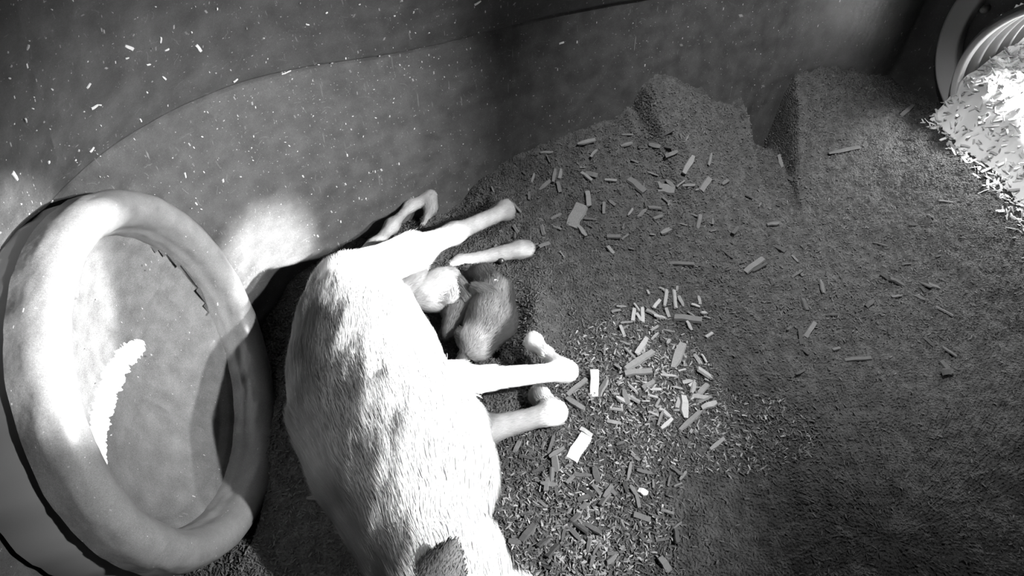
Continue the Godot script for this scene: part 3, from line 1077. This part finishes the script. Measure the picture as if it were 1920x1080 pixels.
func build_litter() -> void:
	M.grain = noise_tex(0.04, 0.6, 0.9, 31, 3, 256)
	for s in 6: chip_meshes.append(flake_mesh(40 + s))
	var list := [
		[1070, 428, 1092, 386, 28, 0.16, "large pale diamond-shaped wood chip on the dirt right of the hind paws"],
		[1101, 360, 1105, 390, 11, 0.15, "upright narrow wood chip just above the diamond-shaped one"],
		[1037, 345, 1041, 318, 8, 0.13, "left one of a pair of short parallel wood chips by the back slope"],
		[1049, 338, 1052, 316, 8, 0.14, "right one of a pair of short parallel wood chips by the back slope"],
		[1046, 342, 1049, 364, 8, 0.13, "short wood chip just below the pair of parallel chips on the slope"],
		[1012, 360, 1032, 340, 9, 0.12, "slanting wood chip left of the pair of parallel chips on the slope"],
		[1083, 272, 1116, 266, 9, 0.14, "thin pale wood chip near the top of the left slope"],
		[1013, 289, 1037, 287, 6, 0.14, "thin flat sliver of wood at the left edge of the slope"],
		[1282, 330, 1299, 294, 12, 0.14, "long pale wood chip slanting on the slope under the left mound"],
		[1314, 362, 1330, 336, 13, 0.11, "dull wood chip right of the long pale chip on the slope"],
		[1178, 338, 1208, 362, 16, 0.10, "wide dull wood chip slanting down the middle of the slope"],
		[1234, 355, 1264, 360, 22, 0.11, "squat broad wood chip below the long pale chip on the slope"],
		[1172, 694, 1224, 660, 15, 0.19, "curved brown slab chip in the heap right of the front paws"],
		[1170, 703, 1222, 697, 13, 0.15, "flat level chip just under the curved slab chip"],
		[1262, 696, 1280, 643, 18, 0.17, "long upright grey chip in the heap right of the front paws"],
		[1264, 594, 1314, 606, 16, 0.13, "rounded grey chip lying level above the heap of chips"],
		[1114, 698, 1115, 744, 18, 0.42, "bright white-ended chip standing out right of the front paws"],
		[1063, 742, 1100, 712, 10, 0.15, "thin slanting chip between the front paws and the bright chip"],
		[1062, 746, 1094, 770, 13, 0.16, "short chip lying below the front paws, slanting down right"],
		[1070, 864, 1100, 818, 27, 0.55, "biggest white chip, on the ground below the front paws"],
		[1088, 804, 1110, 818, 9, 0.38, "small bright chip touching the biggest white chip's top"],
		[1280, 744, 1284, 786, 16, 0.30, "pale upright chip at the lower right of the heap"],
		[1274, 808, 1312, 772, 11, 0.16, "slanting chip just below the pale upright chip at lower right"],
		[1245, 575, 1249, 545, 8, 0.22, "left upright splinter at the top of the chip heap"],
		[1266, 580, 1264, 545, 8, 0.20, "right upright splinter at the top of the chip heap"],
		[1186, 605, 1188, 578, 8, 0.26, "left one of two short pale upright chips above the heap"],
		[1204, 605, 1203, 578, 8, 0.28, "right one of two short pale upright chips above the heap"],
		[1193, 664, 1211, 636, 10, 0.28, "pale slanting splinter in the middle of the chip heap"],
		[1330, 844, 1357, 822, 9, 0.18, "lone slanting chip in the dark dirt right of the heap"],
		[1250, 493, 1300, 499, 9, 0.10, "dull level chip above the chip heap, on bare dirt"],
		[1396, 512, 1430, 488, 13, 0.11, "wide dull chip slanting on the dirt right of the slope"],
		[1552, 289, 1612, 280, 8, 0.10, "long level chip on the dirt below the right mound"],
		[1465, 276, 1482, 279, 6, 0.14, "short bright sliver at the foot of the gap between the mounds"],
		[1688, 218, 1710, 200, 8, 0.10, "slanting chip on the dirt left of the flange ring"],
		[1510, 634, 1525, 606, 10, 0.11, "upright leaf-shaped chip on the dim dirt at the right"],
		[1582, 676, 1632, 674, 9, 0.09, "long level chip on the dim dirt at the right"],
		[1196, 920, 1214, 928, 13, 0.5, "small bright white flake low in the litter below the heap"],
		[576, 937, 606, 935, 11, 0.13, "lone flat chip on the ground left of the adult's shoulder"],
	]
	for c in list: chip_px(c[0], c[1], c[2], c[3], c[4], c[5], c[6])
	# the many others
	var spots := [
		[95, 900, 1340, 240, 480, 0.07, 0.15, "dull slope chip", "chips on the slope"],
		[75, 1130, 1330, 540, 800, 0.12, 0.32, "heap chip", "chips in the heap"],
		[70, 950, 1280, 830, 1070, 0.06, 0.15, "litter chip", "chips below the paws"],
		[50, 1350, 1780, 300, 700, 0.05, 0.11, "dim dirt chip", "chips on the open dirt"],
	]
	var named := []
	for s in spots:
		for i in s[0]:
			var p := on_ground(rng.randf_range(s[1], s[2]), rng.randf_range(s[3], s[4]))
			var d := wall_r(atan2(p.z - CENTRE.y, p.x - CENTRE.x)) - Vector2(p.x - CENTRE.x, p.z - CENTRE.y).length()
			if d < 0.05 or bump(p.x, p.z, -0.06, -0.86, 0.1, 0.14) > 0.5: continue
			var l := rng.randf_range(0.016, 0.042)
			var o := chip_at("wood_chip", p, rng.randf() * TAU, l, l * rng.randf_range(0.2, 0.45), rng.randf_range(s[5], s[6]), s[7], "wood chip", s[8], 0.5)
			named.append([o, s[7], look_at_px(p)])
	name_by_landmark(named, [["the diamond-shaped chip", 1080, 405], ["the long pale slope chip", 1290, 312], ["the curved slab", 1198, 677], ["the upright grey chip", 1271, 670], ["the rounded grey chip", 1288, 600], ["the white-ended chip", 1115, 720], ["the biggest white chip", 1085, 841], ["the pale upright chip", 1282, 765], ["the lone slanting chip", 1343, 833], ["the small white flake", 1205, 924], ["the wide slope chip", 1193, 350], ["the leaf-shaped chip", 1517, 620], ["the wide dull chip", 1413, 500], ["the gap between the mounds", 1440, 290], ["the long level chip", 1607, 675], ["the left slope's thin chip", 1100, 269], ["the flange ring", 1770, 215], ["the upper hind paw", 975, 385], ["the frame's lower edge", 1080, 1080]])
	# shredded litter nobody could count
	var where := []
	var cols := []
	for i in 80000:
		var p: Vector3
		var px := rng.randf_range(430, 1930)
		var py := rng.randf_range(120, 1090)
		p = P(px, py, 0.0)
		if rng.randf() < 0.5:
			p = Vector3(rng.randf_range(-0.6, 1.6), 0, rng.randf_range(-1.9, -0.15))
		var dx := p.x - CENTRE.x
		var dz := p.z - CENTRE.y
		if sqrt(dx * dx + dz * dz) > wall_r(atan2(dz, dx)) - 0.005: continue
		p.y = ground(p.x, p.z) + 0.002
		var hp := maxf(maxf(bump(p.x, p.z, 0.26, -0.72, 0.17, 0.17), bump(p.x, p.z, 0.12, -0.42, 0.16, 0.2)), 0.7 * bump(p.x, p.z, 0.42, -0.62, 0.22, 0.1))
		if hp < 0.25 and rng.randf() < (0.9 if p.z > -0.85 and p.x > 0.3 else 0.55): continue
		var patch := 0.5 + 0.5 * n_mid.get_noise_2d(p.x * 90.0, p.z * 90.0)
		var l := rng.randf_range(0.003, 0.010) * (1.0 + 0.5 * hp)
		var g := lerpf(0.05, 0.085, patch) * (0.75 + 0.5 * rng.randf())
		if hp > 0.2 and rng.randf() < hp * 0.75: g = rng.randf_range(0.05, 0.24) * (0.5 + patch)
		var bs := Basis.from_euler(Vector3(rng.randfn() * 0.35, rng.randf() * TAU, rng.randfn() * 0.5))
		where.append(Transform3D(bs.scaled_local(Vector3(l * rng.randf_range(0.15, 0.45), 0.0014, l)), p))
		cols.append(grey(g))
	var lit := scatter("shredded_litter", flake_mesh(77), where, cols)
	tag(lit, "fine shredded wood litter covering the dirt floor", "litter", "", "stuff")
	# flecks stuck to the left wall
	var fw := []
	var fc := []
	for i in 420:
		var a := rng.randf_range(-3.1, -2.2)
		var y := rng.randf_range(0.3, 1.15) if rng.randf() < 0.9 else rng.randf_range(0.1, 0.4)
		fw.append(fleck(a, y, rng.randf_range(0.0015, 0.005), rng.randf_range(0.3, 0.8)))
		fc.append(grey(rng.randf_range(0.15, 0.5)))
	tag(scatter("wall_flecks", flake_mesh(78), fw, fc), "tiny pale specks of bedding stuck to the left wall", "specks", "", "stuff")
	var flecks := []
	for q in [[240, 88, 22], [310, 92, 9], [372, 90, 20], [298, 74, 12], [163, 160, 12], [175, 200, 16], [262, 225, 9], [235, 108, 8], [276, 120, 9], [185, 196, 8], [305, 145, 12], [170, 280, 12], [45, 225, 10], [50, 88, 11], [25, 330, 24], [535, 135, 18], [575, 45, 8], [440, 150, 10], [345, 328, 10], [895, 5, 14], [1052, 80, 10]]:
		var d := ray(q[0], q[1])
		var t := 0.3
		while t < 3.5:
			var p := EYE + d * t
			var a := atan2(p.z - CENTRE.y, p.x - CENTRE.x)
			var w := wall_point(a, p.y)
			if Vector2(p.x - CENTRE.x, p.z - CENTRE.y).length() > Vector2(w.x - CENTRE.x, w.z - CENTRE.y).length(): break
			t += 0.004
		var p2 := EYE + d * t
		var o := obj("bedding_fleck", flake_mesh(80 + int(q[0]) % 5), tone_cache(0.5))
		o.transform = fleck(atan2(p2.z - CENTRE.y, p2.x - CENTRE.x), p2.y, q[2] * t / FOCAL, 0.35)
		tag(o, "", "fleck", "flecks stuck to the wall")
		flecks.append([o, "pale wall fleck", Vector2(q[0], q[1])])
	name_by_landmark(flecks, [["the porthole rim's top", 215, 340], ["the middle of the wall seam", 500, 150], ["the frame's top left corner", 0, 0], ["the slope's dirt edge", 1000, 280], ["the frame's top edge above the seam", 600, 0]])

func fleck(a: float, y: float, l: float, ratio: float) -> Transform3D:
	var p := wall_point(a, y)
	var tn := (wall_point(a + 0.01, y) - p).normalized()
	var up := (wall_point(a, y + 0.01) - p).normalized()
	var nrm := up.cross(tn).normalized()
	if nrm.dot(Vector3(CENTRE.x, y, CENTRE.y) - p) < 0.0: nrm = -nrm
	var r := rng.randf() * TAU
	var z := tn * cos(r) + up * sin(r)
	return Transform3D(Basis(nrm.cross(z) * l * ratio, nrm * 0.0015, z * l), p + nrm * 0.001)
